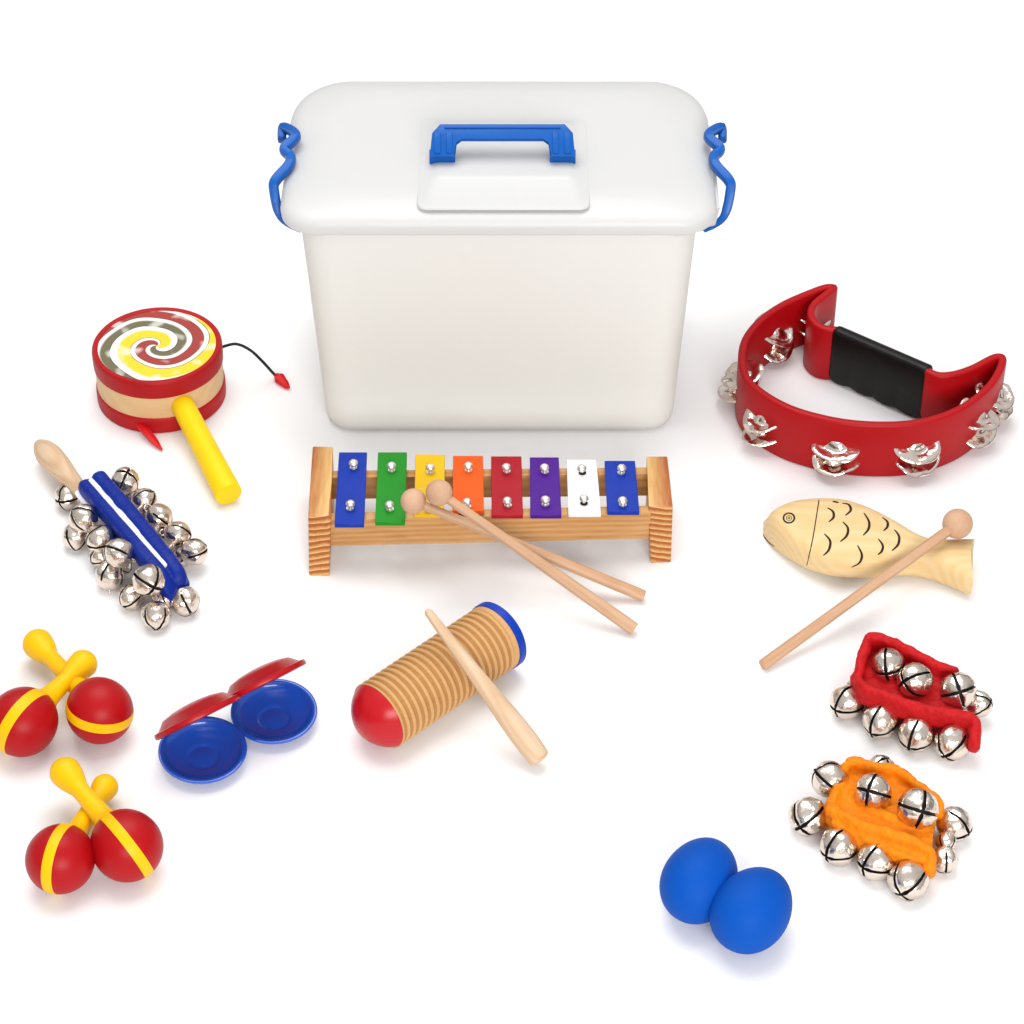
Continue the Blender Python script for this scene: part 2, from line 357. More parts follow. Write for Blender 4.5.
# ------------------------------------------------------------------ jingle bell mesh (unit radius 1 cm)
def bell_mesh(name, seed, pinch=.05):
    bm = bmesh.new(); rnd = random.Random(seed); wslot = .082; te = R(112)
    def rad(th, ph):
        d = Vector((math.sin(th)*math.cos(ph), math.sin(th)*math.sin(ph), math.cos(th)))
        k = 1+.075*(noise.noise(d*1.6+Vector((seed, 0, 0))))+.03*noise.noise(d*4+Vector((0, seed, 3)))
        lobe = abs(math.sin(2*ph)); k *= 1+pinch*(lobe-.5)*math.sin(th)**2*max(0, math.cos(th)*.7+.4)
        k *= 1-.03*math.exp(-((th-R(95))/R(5))**2)
        return k
    nt_, npf = 16, 10
    for qd in range(4):
        base = qd*math.pi/2; rows = []
        for i in range(nt_+1):
            t0 = math.asin(min(1, wslot*1.5))
            th = t0+(R(176)-t0)*i/nt_; s = math.sin(th)
            wl = wslot*(1+.9*math.exp(-(th/R(16))**2)) if th < te else 0.0
            if te-R(10) < th < te: wl = max(wl, wslot*1.35*math.sqrt(max(0, 1-((th-te+R(5))/R(5))**2)))
            half = math.asin(min(.706, wl/max(s, .02))) if wl else 0
            if i == 0: half = R(44)
            row_o = [];
            for j in range(npf+1):
                ph = base+half+(math.pi/2-2*half)*j/npf; r = rad(th, ph)
                if wl and (j in (0, npf)): r *= .985
                row_o.append(bm.verts.new(Vector((s*math.cos(ph), s*math.sin(ph), math.cos(th)))*r))
            rows.append((row_o, wl, th))
        for i in range(nt_):
            for j in range(npf): bm.faces.new((rows[i][0][j], rows[i][0][j+1], rows[i+1][0][j+1], rows[i+1][0][j]))
        # slot lips going inward
        for j in (0, npf):
            col = [r[0][j] for r in rows if r[1]]
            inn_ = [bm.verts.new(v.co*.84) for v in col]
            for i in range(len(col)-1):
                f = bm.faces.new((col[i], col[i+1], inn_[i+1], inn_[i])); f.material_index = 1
    bmesh.ops.remove_doubles(bm, verts=[v for v in bm.verts if v.co.length > .9 and v.co.z < math.cos(te-R(4))], dist=.004)
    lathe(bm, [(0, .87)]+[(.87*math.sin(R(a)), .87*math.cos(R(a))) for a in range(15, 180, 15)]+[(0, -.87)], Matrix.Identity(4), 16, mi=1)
    # mounting loop at the back
    loop = [Vector((.26*math.cos(R(a)), 0, -1.12+.26*math.sin(R(a)))) for a in range(-30, 211, 24)]
    loop = [Vector((p.x, 0, -2.2-p.z)) for p in loop]
    tube(bm, loop, .07, 8)
    return mesh_of(bm, name, [M['chrome'], M['dark']], ang=50)
BELLS = [bell_mesh('bell', 3, .08), bell_mesh('bell', 11, .05), bell_mesh('bell', 23, .1), bell_mesh('bell', 37, .06)]
def bell(parent, px, py, rpx, z, axis, roll=0, k=0):
    """axis in view-plane terms: (right, up) offset of the slot cross from the centre; the rest points at the lens"""
    p = at(px, py, 1.2 if z is None else z); r = cm(rpx, p)
    if z is None: p = at(px, py, r); r = cm(rpx, p)
    ox, oy = axis; l = math.hypot(ox, oy)
    if l > .995: ox, oy = ox/l*.995, oy/l*.995
    tw = math.sqrt(max(.0, 1-ox*ox-oy*oy)); v = (CAM-p).normalized()
    rt = v.cross(Vector((0, 0, 1))).normalized()*-1; up = v.cross(rt)
    if up.z < 0: up = -up
    d = rt*ox+up*oy+v*tw
    q = d.to_track_quat('Z', 'Y') @ Quaternion((0, 0, 1), R(roll))
    return inst('bell', BELLS[k % 4], parent, p, q, r*1.08)

# ------------------------------------------------------------------ pellet drum
DC = at(158.5, 433); DCY = DC.y
Pm = at(157, 346, 5.2); DR = cm(65.0, Pm); HD = 5.4
dc = Vector((Pm.x, Pm.y, 0))
DT = thing('rattle_drum', dc, 'red banded wooden drum with a swirl painted head and a yellow stick handle', 'rattle drum')
T0 = TM(dc)
bm = bmesh.new(); lathe(bm, [(0, .12), (DR-.32, .12), (DR-.22, 1.3), (DR-.12, 1.5), (DR-.12, 3.9), (DR-.22, 4.0), (DR-.25, 5.0), (0, 5.0)], T0, 72); part('shell', bm, M['drumwood'], DT)
for (z0, z1) in ((0, 1.65), (HD-1.75, HD)):
    bm = bmesh.new(); r0 = DR-.45; top = z1 > 3
    prof = [(r0-.12, z0+.05), (DR-.14, z0), (DR-.02, z0+.1), (DR, z0+.4), (DR, z1-.4), (DR-.03, z1-.16), (DR-.14, z1-.02), (DR-.32, z1), (DR-.5, z1-.06), (r0-.12, z1-.2)]
    lathe(bm, prof, T0, 96, closed_prof=True); part('rim_band', bm, M['red_band'], DT)
# swirl head
m = bpy.data.materials.new('swirl_painted_head'); m.use_nodes = True; n = m.node_tree; L = n.links; p = n.nodes['Principled BSDF']; p.inputs['Roughness'].default_value = .3; p.inputs['Coat Weight'].default_value = .4
t = n.nodes.new('ShaderNodeTexCoord'); nz = n.nodes.new('ShaderNodeTexNoise'); nz.inputs['Scale'].default_value = 16; nz.inputs['Detail'].default_value = 1
mixv = n.nodes.new('ShaderNodeVectorMath'); mixv.operation = 'SCALE'; mixv.inputs['Scale'].default_value = .010
sb = n.nodes.new('ShaderNodeVectorMath'); sb.operation = 'SUBTRACT'; sb.inputs[1].default_value = (.5, .5, .5)
ad = n.nodes.new('ShaderNodeVectorMath'); ad.operation = 'ADD'
L.new(t.outputs['Object'], nz.inputs['Vector']); L.new(nz.outputs['Color'], sb.inputs[0]); L.new(sb.outputs[0], mixv.inputs[0]); L.new(mixv.outputs[0], ad.inputs[1]); L.new(t.outputs['Object'], ad.inputs[0])
sx = n.nodes.new('ShaderNodeSeparateXYZ'); L.new(ad.outputs[0], sx.inputs[0])
def mth(op, a, b=None, c=None):
    q = n.nodes.new('ShaderNodeMath'); q.operation = op
    for i, v in enumerate((a, b, c)):
        if v is None: continue
        if isinstance(v, (int, float)): q.inputs[i].default_value = v
        else: L.new(v, q.inputs[i])
    return q.outputs[0]
ang = mth('DIVIDE', mth('ARCTAN2', sx.outputs['Y'], sx.outputs['X']), 2*math.pi)
rad_ = mth('SQRT', mth('ADD', mth('MULTIPLY', sx.outputs['X'], sx.outputs['X']), mth('MULTIPLY', sx.outputs['Y'], sx.outputs['Y'])))
rn = mth('DIVIDE', rad_, (DR-.5)*S)
ph = mth('FRACT', mth('ADD', mth('SUBTRACT', ang, mth('MULTIPLY', rn, 1.12)), 10.17))
r = n.nodes.new('ShaderNodeValToRGB'); L.new(ph, r.inputs[0]); cr = r.color_ramp
Y_, W_, R_, G_, D_ = srgb(255, 214, 20, .85), srgb(252, 248, 240, .82), srgb(172, 46, 36, .8), srgb(112, 106, 72, .8), srgb(50, 36, 26)
stops = [(0, Y_), (.20, Y_), (.215, D_), (.23, W_), (.30, W_), (.318, D_), (.332, R_), (.50, R_), (.513, D_), (.53, W_), (.60, W_), (.64, G_), (.78, G_), (.80, D_), (.82, W_), (.93, W_), (.965, Y_)]
cr.elements[0].position = 0; cr.elements[0].color = Y_; cr.elements[1].position = 1; cr.elements[1].color = Y_
for pos, c in stops[1:]:
    e = cr.elements.new(pos); e.color = c
fn = n.nodes.new('ShaderNodeTexNoise'); fn.inputs['Scale'].default_value = 55; fn.inputs['Detail'].default_value = 1; L.new(t.outputs['Object'], fn.inputs['Vector'])
fr2 = n.nodes.new('ShaderNodeValToRGB'); fr2.color_ramp.elements[0].position = .55; fr2.color_ramp.elements[1].position = .68; fr2.color_ramp.elements[1].color = (.6, .6, .6, 1); fr2.color_ramp.elements[0].color = (0, 0, 0, 1); L.new(fn.outputs['Fac'], fr2.inputs[0])
mxc = n.nodes.new('ShaderNodeMix'); mxc.data_type = 'RGBA'; L.new(fr2.outputs[0], mxc.inputs[0]); L.new(r.outputs[0], mxc.inputs[6]); mxc.inputs[7].default_value = W_
L.new(mxc.outputs[2], p.inputs['Base Color'])
bm = bmesh.new(); lathe(bm, [(DR-.46, HD-.35), (DR-.46, HD-.12), (DR*.5, HD-.09), (0, HD-.08)], T0, 72); 
hdp = part('drumhead', bm, m, DT)
# handle
hdir_end = at(228.5, 494, 1.25); h0 = at(182, 404, 2.6)
hv = (hdir_end-h0); start = h0-hv.normalized()*1.0
bm = bmesh.new(); ln = hv.length+1
tube(bm, [start, start+hv.normalized()*2, start.lerp(hdir_end, .6), hdir_end], [.95, 1.0, 1.06, 1.14], 28, ('flat', 'flat')); part('handle', bm, M['yellow_paint'], DT)
# cords
cp = [at(222, 347, 4.0), at(236, 344, 4.3), at(250, 350, 3.6), at(262, 361, 2.2), at(274, 374, .6), at(280, 379, .35)]
bm = bmesh.new(); tube(bm, spline(cp, 8), .13, 8); cd = part('cord', bm, M['black_cord'], DT)
bm = bmesh.new(); q0, q1 = at(276, 375, .5), at(289, 388, .25); tube(bm, [q0, q0.lerp(q1, .25), q0.lerp(q1, .55), q0.lerp(q1, .8), q1], [.2, .48, .38, .3, .12], 7, ('flat', 'flat'), sq=3); part('cord_tip', bm, M['red_bead'], cd, ang=15)
c2 = [at(136, 412, 1.3), at(143, 425, .5), at(150, 436, .3)]
bm = bmesh.new(); q0, q1 = at(139, 424, .9), at(162, 450, .2); tube(bm, [q0, q0.lerp(q1, .35)+Vector((0, 0, .1)), q0.lerp(q1, .7), q1], [.32, .42, .33, .1], 6, ('flat', 'flat'), ref=Vector((0, 0, 1)), aspect=.5, sq=3); part('ribbon_tip', bm, M['red_bead'], DT, 'short pointed red ribbon end under the drum', ang=15)

# ------------------------------------------------------------------ jingle stick
JS = thing('bell_stick', at(130, 545), 'wooden handled bell stick wrapped in blue strap with a white stripe, covered in silver bells', 'bell stick')
bm = bmesh.new(); a0, a1 = at(41, 446.5, 1.7), at(77, 486, 2.2)
pts = [a0.lerp(a1, t_) for t_ in (0, .15, .35, .6, .85, 1.15, 1.6)]
tube(bm, spline(pts, 4), [v for v in [.62, .76, .86, .94, 1.0, 1.05, 1.08, 1.09, 1.08, 1.06, 1.03, .99, .95, .9, .85, .8, .76, .72, .68, .66, .64, .62, .6, .6, .6]][:25], 24); orient(part('handle', bm, M['birch'], JS), a1-a0)
# blue wrapped block: two webbing rolls either side of the white stripe, end fold
def px_path(lst): return [at(a, b, z) for a, b, z in lst]
bm = bmesh.new()
tube(bm, spline(px_path([(87, 489, 2.9), (109, 514, 3.0), (131, 540, 3.0), (151, 566, 2.9), (163, 584, 2.4), (168, 596, 1.4)]), 8), .70, 16, ref=Vector((0, 0, 1)), aspect=1.25, sq=3)
tube(bm, spline(px_path([(100, 481, 3.0), (121, 505, 3.0), (144, 532, 3.0), (166, 560, 2.9), (178, 577, 2.4), (178, 587, 1.4)]), 8), .68, 16, ref=Vector((0, 0, 1)), aspect=1.3, sq=3)
tube(bm, spline(px_path([(94, 486, 2.2), (130, 528, 2.4), (160, 566, 2.4), (176, 584, 1.6)]), 8), .6, 16, ref=Vector((0, 0, 1)), aspect=1.0, sq=3)
def deform(bm, amp, f, seed=0):
    bm.normal_update()
    for v in bm.verts: v.co += v.normal*(amp*noise.noise(v.co*f+Vector((seed, seed*2, 0))))
def fuse(bm, vox, amp=.0, f=1.0, seed=0, sm=3):
    """join overlapping rolls of cloth into one soft skin"""
    me_ = bpy.data.meshes.new('tmp'); bmesh.ops.recalc_face_normals(bm, faces=bm.faces); bm.to_mesh(me_); bm.free()
    ob = bpy.data.objects.new('tmp', me_); link(ob); md = ob.modifiers.new('r', 'REMESH'); md.mode = 'VOXEL'; md.voxel_size = vox
    m2 = ob.modifiers.new('s', 'SMOOTH'); m2.iterations = sm; m2.factor = .5
    dg = bpy.context.evaluated_depsgraph_get(); ev = ob.evaluated_get(dg); out = bmesh.new(); out.from_mesh(ev.to_mesh()); ev.to_mesh_clear()
    bpy.data.objects.remove(ob); bpy.data.meshes.remove(me_)
    if amp: deform(out, amp, f, seed); deform(out, amp*.4, f*3, seed+5)
    return out
bm = fuse(bm, .13, .05, .9, 2); bv = bvh_of(bm)
strap = part('strap', bm, M['blue_cloth'], JS, ang=80)
bm = bmesh.new(); prev = None; N_ = 26
for i in range(N_+1):
    t_ = -.06+1.06*i/N_; cx, cy = 94.5+(166-94.5)*t_+0*t_, 484.5+(566-484.5)*t_
    dx, dy = .75, -.66; wd = 2.3
    row = []
    for s_ in (-1, 1):
        h_, nn = hit(bv, cx+dx*wd*s_, cy+dy*wd*s_, .10)
        if h_ is None: h_ = at(cx+dx*wd*s_, cy+dy*wd*s_, 3.0)
        row.append(h_)
    zc = max(p_.z for p_ in row)
    row = [bm.verts.new(p_) for p_ in row]+[bm.verts.new(p_-Vector((0, 0, .25))) for p_ in reversed(row)]
    if prev: bridge(bm, prev, row)
    else: capf(bm, row)
    prev = row
capf(bm, prev); part('white_stripe', bm, M['white_stripe'], strap)
bm = bmesh.new(); tube(bm, px_path([(79, 493, 2.6), (90, 508, 2.5), (97, 517, 2.3)]), .35, 10, ref=Vector((0, 0, 1)), aspect=.5); part('stripe_edge', bm, M['white_stripe'], strap)
JB = [(125.3, 481.3, 12, 2.6, (-.2, -.6), 20), (144.8, 500.7, 11, 2.2, (-.7, -.5), 0), (159, 517, 11.7, 2.2, (-.6, .6), 40), (177.6, 534.5, 11.7, 2.0, (-.8, .2), 10), (194, 552, 12, 1.6, (.75, .1), 70),
      (132, 497, 9.5, 1.2, (.3, -.7), 0), (150, 519, 9.5, 1.2, (-.3, -.8), 30), (168, 537, 9.5, 1.1, (.1, -.9), 30), (183, 556, 9.5, 1.0, (-.6, -.6), 60),
      (68, 496.6, 11.5, None, (-.7, -.3), 15), (83.7, 519, 12.5, 2.6, (.5, -.5), 0), (76, 536.6, 12, None, (-.1, -.8), 33), (100.7, 539.7, 13, 2.3, (.8, .2), 10), (119, 553, 13, 3.3, (.75, -.5), 50),
      (110, 575.5, 12.8, None, (.2, .5), 0), (148.5, 580.7, 14, 3.6, (.3, -.45), 48), (131.5, 597, 11.5, None, (.6, .5), 25), (156, 615.5, 12.8, None, (-.1, -.95), 45), (184.8, 601, 13, None, (-.3, .8), 20), (123, 564, 9, 1.6, (.3, -.5), 60), (139, 590, 8.5, 1.4, (.3, .5), 60), (163, 599, 9.5, 1.3, (.2, -.8), 10), (101, 556, 10, 1.1, (.6, .3), 10)]
for i, (a, b, c, z, ax, rl) in enumerate(JB):
    u_ = ((a-88)*84+(b-488)*94)/(84**2+94**2); du, dv = a-(88+84*u_), b-(488+94*u_)
    if du*ax[0]-dv*ax[1] < 0 and math.hypot(*ax) > .6: ax = (-ax[0], -ax[1])
    if i not in (0, 9, 15, 17):
        l_ = math.hypot(*ax); ax = (ax[0]/l_*.97, ax[1]/l_*.97)
    bell(JS, a, b, c*1.09, z, ax, rl, i)
for (a, b, a2, b2) in ((98, 505, 84, 510), (112, 526, 98, 530), (128, 545, 118, 548), (146, 572, 142, 570), (112, 497, 122, 487), (133, 516, 142, 506), (152, 535, 160, 524), (166, 552, 176, 541)):
    bm = bmesh.new(); tube(bm, [at(a, b, 2.6), at((a+a2)/2, (b+b2)/2-1, 2.9), at(a2, b2, 2.4)], .16, 8); part('bell_wire', bm, M['chrome'], JS)

# ------------------------------------------------------------------ tambourine
ZT = 5.5
path_px = [(839, 284), (826.6, 282.6), (804, 290.6), (779, 302), (757, 317.5), (742, 336.5), (738, 358), (743, 377.6), (760, 393.5), (785.4, 407.7), (814, 417), (845.6, 423.3), (877, 425.7), (909, 424.8), (937, 419.5), (962.7, 409.5), (981.6, 397), (997.5, 381), (1006.5, 363), (1007, 354)]
outer = spline([at(a, b, ZT) for a, b in path_px], 8)
inner_px = [(1004, 352.5), (996, 351.8), (985, 356.5), (971, 364), (953, 370), (937, 371), (930, 366), (838, 325), (824, 324), (815.5, 315), (817, 305), (823.4, 299), (831, 293), (838.5, 287.5)]
inner = [at(a, b, ZT) for a, b in inner_px]
inner = spline(inner[:7], 6)+spline(inner[7:], 6)
loop = [Vector((p_.x, p_.y)) for p_ in outer+inner]
# resample evenly and round the corners a little
def resample(pts, n):
    L_ = [0]
    for i in range(len(pts)): L_.append(L_[-1]+(pts[(i+1) % len(pts)]-pts[i]).length)
    tot = L_[-1]; out = []; k = 0
    for j in range(n):
        s_ = tot*j/n
        while L_[k+1] < s_: k += 1
        f = (s_-L_[k])/max(1e-9, L_[k+1]-L_[k]); out.append(pts[k].lerp(pts[(k+1) % len(pts)], f))
    return out
loop = resample(loop, 260)
for _ in range(3): loop = [(loop[i-1]+loop[i]*2+loop[(i+1) % 260])/4 for i in range(260)]
cen = sum(loop, Vector((0, 0)))/260
area2 = sum(loop[i].x*loop[(i+1) % 260].y-loop[(i+1) % 260].x*loop[i].y for i in range(260))
sg = 1 if area2 > 0 else -1
nrm = []
for i in range(260):
    d = loop[(i+1) % 260]-loop[i-1]; d.normalize(); nrm.append(Vector((-d.y, d.x))*sg)     # inward
TB = thing('tambourine', (cen.x, cen.y, 0), 'red half moon tambourine with silver jingles and a black grip, right of the box', 'tambourine')
bm = bmesh.new(); th = .72
sec = [(0.05, .12), (0, .0), (0, 0)]
prof = [(.0, .22), (.0, ZT-.22), (.07, ZT-.06), (.2, ZT), (th-.2, ZT), (th-.07, ZT-.06), (th, ZT-.22), (th, .22), (th-.1, .05), (th-.22, 0), (.22, 0), (.1, .05)]
rings_ = []
g0, g1 = at(838, 326, ZT), at(932, 366.5, ZT); gd = (g1-g0); gd.z = 0; gl = gd.length; gd.normalize(); gn = Vector((-gd.y, gd.x, 0))
for i in range(260):
    rel = Vector((loop[i].x-g0.x, loop[i].y-g0.y, 0)); under = -.1 < rel.dot(gd) < gl+.1 and abs(rel.dot(gn)) < 1.2
    rings_.append([bm.verts.new((loop[i].x+nrm[i].x*a, loop[i].y+nrm[i].y*a, max(z, 1.0) if under else z)) for a, z in prof])
for i in range(260):
    bridge(bm, rings_[i], rings_[(i+1) % 260])
part('frame', bm, M['red'], TB, ang=60)
# grip
g0, g1 = at(838, 326, ZT), at(932, 366.5, ZT); gd = (g1-g0); gd.z = 0; gl = gd.length; gd.normalize(); gn = Vector((-gd.y, gd.x, 0))
bm = bmesh.new(); rings_ = []; NG = 44
gc = (g0+g1)/2
for i in range(NG+1):
    t_ = i/NG; s_ = t_*gl; bump_ = .13*abs(math.sin(math.pi*(t_*4+.1)))
    c = Vector((g0.x, g0.y, 0))+gd*s_ - gn*.30
    hz0 = .35-bump_*2.0; hz1 = ZT+.10; e_ = .12 if i in (0, NG) else 0
    hw = .62-e_
    rr_ = [(-hw, hz0+.4), (-hw, hz1-.45), (-hw+.12, hz1-.14), (-hw+.4, hz1-e_), (hw-.4, hz1-e_), (hw-.12, hz1-.14), (hw+.0, hz1-.45), (hw+bump_*1.4, hz1-2.2), (hw+bump_, hz0+.4), (hw-.2, hz0+e_), (-hw+.2, hz0+e_)]
    rings_.append([bm.verts.new(c+gn*a+Vector((0, 0, z))) for a, z in rr_])
for i in range(NG): bridge(bm, rings_[i], rings_[i+1])
capf(bm, rings_[0]); capf(bm, rings_[-1]); part('grip', bm, M['black_rubber'], TB, ang=50)
# jingles
def disc_mesh(seed):
    bm = bmesh.new(); pr = []
    for i in range(15):
        r0 = 1.0*i/14
        z = -.10+.30*math.exp(-(r0/.36)**4)+.12*r0**2-.5*max(0,r0-.88)
        pr.append((r0, z))
    low = [(r0, z-.07) for r0, z in reversed(pr)]
    lathe(bm, pr+[(1.03, pr[-1][1]-.035)]+low, Matrix.Identity(4), 40)
    for v in bm.verts:
        a = math.atan2(v.co.y, v.co.x); rr0 = math.hypot(v.co.x, v.co.y)
        v.co.z += rr0**2*(.07*math.sin(2*a+seed)+.04*math.sin(3*a+seed*2)); k = 1+.05*math.sin(3*a+seed)*rr0; v.co.x *= k; v.co.y *= k; v.co.z += .10*noise.noise(Vector((v.co.x*2.0, v.co.y*2.2, seed)))
    return mesh_of(bm, 'jingle', M['chrome2'], ang=60)
DISCS = [disc_mesh(i*1.7) for i in range(4)]
JT = [(761, 421, 20), (837, 452, 22.5), (926, 454, 21), (996, 420, 20), (974, 395, 19), (782, 330, 21), (743, 367, 22), (822, 328, 20)]
def near_loop(p_):
    i = min(range(260), key=lambda k_: (loop[k_]-Vector((p_.x, p_.y))).length); return i
stations = [(759, 397), (836, 425), (922, 424), (988, 394), (1003, 372), (776, 307), (739.5, 352), (812, 288)]
for k_, (a, b) in enumerate(stations):
    i = near_loop(at(a, b, ZT)); c2_ = loop[i]+nrm[i]*(th/2); zc = ZT*.44
    for s_, dz in ((1, .74), (-1, -.62)):
        q = Quaternion((0, 0, 1), random.uniform(0, 6)) 
        tilt = Quaternion(Vector((random.uniform(-1, 1), random.uniform(-1, 1), 0)).normalized(), R(random.uniform(2, 7)))
        if s_ > 0: q = tilt @ q
        else: q = tilt @ q
        outw = Vector((-nrm[i].x, -nrm[i].y, 0)); outw = outw if outw.y < .35 else -outw; tq = Quaternion(Vector((0, 0, 1)).cross(outw), R(21 if s_ > 0 else 19)); q = tq @ q
        rj = (1.85, 2.0, 1.95, 1.85, 1.75, 1.9, 1.9, 1.75)[k_]
        inst('jingle', DISCS[(k_*2+(s_ > 0)) % 4], TB, (c2_.x, c2_.y, zc+dz), q, rj)
    bm = bmesh.new(); tube(bm, [(c2_.x, c2_.y, .15), (c2_.x, c2_.y, ZT-.15)], .13, 8); part('pin', bm, M['screw'], TB)

# ------------------------------------------------------------------ xylophone
HX = 5.15
XY = thing('xylophone', at(490, 560), 'small wooden xylophone with eight coloured metal bars, in front of the storage box', 'xylophone')
M['endl'] = wood('pine_block_left', srgb(244, 198, 124, K), srgb(186, 100, 46, K), 'Y', 64, .4, .45, rings=True, centre=(.0, 0, .7238), coat=.2, distort=2.6, rmin=.45, rmax=1.05)
for side, (tl, tr, fr_, fl_, bfl, bfr) in enumerate((((312.5, 446), (333, 446.5), (331, 516), (308, 515), (309, 576), (329.5, 576)), ((646.5, 456), (667.5, 456), (673, 506), (648.5, 506), (650.5, 563.5), (671, 562.5)))):
    b0, b1 = at(*bfl), at(*bfr); hgt = HX
    T = [at(*fl_, hgt), at(*fr_, hgt), at(*tr, hgt), at(*tl, hgt)]
    Bq = [b0, b1, Vector((T[2].x-.1, T[2].y+.1, 0)), Vector((T[3].x+.1, T[3].y+.1, 0))]
    bm = bmesh.new(); hexa(bm, Bq, T, .13, 2); part('end_block', bm, M['endl'], XY)
def rail(pxl, pxr, z0, z1, dep, name):
    a, b = at(*pxl, z1), at(*pxr, z1); bm = bmesh.new()
    bot = [Vector((a.x, a.y, z0)), Vector((b.x, b.y, z0)), Vector((b.x, b.y+dep, z0)), Vector((a.x, a.y+dep, z0))]
    hexa(bm, bot, [Vector((p_.x, p_.y, z1)) for p_ in bot], .1, 2); return part(name, bm, M['pine'], XY)
ZR = HX-.45
rail((329, 520), (651, 512.5), ZR-2.75, ZR, .9, 'rail'); rail((329, 477.5), (652, 474), ZR-2.3, ZR, .9, 'rail')
bars = [('blue', (339, 452), (367, 452), (364, 524.5), (334.5, 524.5), (353.3, 463.2), (349.8, 504.2)), ('green', (378, 452), (407, 452), (405, 522.5), (375, 522.5), (391.5, 466), (390, 505)),
        ('yellow', (415.5, 454), (445, 454.5), (444, 514.5), (414, 514.5), (430, 468), (428, 506)), ('orange', (453, 455.5), (483, 455.5), (484, 511), (452.5, 511), (468.5, 466), (467.5, 502)),
        ('crimson', (491, 456), (521.5, 456), (523, 515.5), (491.5, 515.5), (506.8, 467), (508, 501)), ('purple', (529.7, 457), (558.8, 457), (561.5, 515.5), (530.3, 515.5), (545, 467.5), (545.5, 500)),
        ('white', (566.6, 459.5), (596.5, 459.5), (601, 514), (568.5, 514), (582.5, 468.5), (584, 499)), ('blue', (604.5, 460.5), (635, 460.5), (639.5, 512), (607.3, 512), (621.3, 468.5), (623, 500.5))]
for i, (cn, p1, p2, p3, p4, s1, s2) in enumerate(bars):
    bm = bmesh.new(); zt = ZR+.42+.12
    T = [at(*p4, zt), at(*p3, zt), at(*p2, zt), at(*p1, zt)]; hexa(bm, [p_-Vector((0, 0, .36)) for p_ in T], T, .045, 1)
    nm = {0: 'long blue metal bar at the left end', 7: 'short blue metal bar at the right end'}.get(i, cn+' metal bar')
    br_ = part('bar', bm, M['bar_'+cn], XY, nm)
    for s_ in (s1, s2):
        c = at(s_[0], s_[1], zt+.45); bm = bmesh.new(); tt = TM(Vector((c.x, c.y, zt-.1)), (random.uniform(-.12, .12), random.uniform(-.1, .1), 1))
        lathe(bm, [(0, 0), (.15, 0), (.15, .42), (.33, .44), (.38, .52), (.36, .66), (.26, .78), (.1, .83), (0, .84)], tt, 16); part('screw', bm, M['screw'], br_)
        if cn == 'white' or True:
            bm = bmesh.new(); lathe(bm, [(0, 0), (.3, 0), (.3, .05), (.2, .06), (0, .06)], TM(Vector((c.x, c.y, zt+.0))), 16); part('washer', bm, M['screw'] if cn != 'white' else M['dark'], br_)

# ------------------------------------------------------------------ beaters
def beater(head, end, zh, ze, rh, r0, r1, base_px, name, label, cat, group=None, sag=0, stick_from=None):
    ph_, pe = at(*head, zh), at(*end, ze); th_ = thing(name, (pe.x, pe.y, 0), label, cat, group)
    RH = cm(rh, ph_); bm = bmesh.new(); d = (pe-ph_).normalized()
    lathe(bm, [(0, -RH)]+[(RH*math.sin(R(a))*1.0, -RH*math.cos(R(a))) for a in range(8, 176, 7)]+[(0, RH)], TM(ph_, d), 40)
    part('head', bm, M['head'], th_)
    bm = bmesh.new(); n0 = 10; pts = [ph_.lerp(pe, t_) for t_ in [RH*.6/(pe-ph_).length]+[k_/n0 for k_ in range(2, n0+1)]]
    m_ = len(pts); R0, R1 = cm(r0, ph_), cm(r1, pe); tube(bm, pts, [R0+(R1-R0)*min(1, (k_/(m_-1))*1.15) for k_ in range(m_)], 24, ('flat', 'flat'))
    orient(part('stick', bm, M['birch_pink'], th_), d)
M['head'] = wood('beater_head_wood', srgb(232, 190, 158, K), srgb(206, 156, 120, K), 'Y', 8, .4, .5)
M['birch_pink'] = wood('beater_stick_wood', srgb(236, 198, 164, K), srgb(208, 158, 118, K), 'X', 120, .6, .5)
beater((413.4, 501.3), (643.5, 596), 6.9, .52, 13, 4.6, 6.0, None, 'mallet', 'ball headed wooden mallet with its head against the green bar, passing under the other mallet', 'mallet', 'xylophone mallets')
beater((439, 492.7), (634, 629), 7.9, .55, 13.5, 4.6, 6.8, None, 'mallet', 'ball headed wooden mallet crossing on top, its head beside the orange bar', 'mallet', 'xylophone mallets')

# ------------------------------------------------------------------ guiro
RG = 2.72; A = at(378.3, 716.3, RG); B_ = at(495, 637.5, RG); ax = (B_-A); LG = ax.length; ax.normalize()
GU = thing('guiro', ((A+B_)/2).xy.to_3d(), 'ribbed wooden guiro with one red end and one blue end', 'guiro')
bm = bmesh.new(); prof = [(RG-.25, .02), (RG-.02, .04), (RG, .15)]; NGv = 19; z = .35; pitch = (LG-.7)/NGv
for k_ in range(NGv):
    for j in range(8):
        u = j/8; prof.append((RG-.26*((1+math.cos(2*math.pi*u))/2)**1.4, z+pitch*(k_+u)))
prof += [(RG, LG-.15), (RG-.02, LG-.04), (RG-.25, LG-.02)]
lathe(bm, prof, TM(A, ax), 72, closed_prof=False)
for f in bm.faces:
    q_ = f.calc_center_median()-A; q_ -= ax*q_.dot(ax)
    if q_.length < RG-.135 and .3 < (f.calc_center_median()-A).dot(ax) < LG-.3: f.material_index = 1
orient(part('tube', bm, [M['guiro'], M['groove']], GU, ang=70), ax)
bm = bmesh.new(); lathe(bm, [(0, -1.8), (.6, -1.74), (1.2, -1.52), (1.7, -1.18), (2.1, -.8), (2.4, -.42), (2.55, -.14), (RG-.06, .1), (RG-.2, .2)], TM(A, ax), 64); part('end_cap', bm, M['red_paint'], GU, 'domed red end cap')
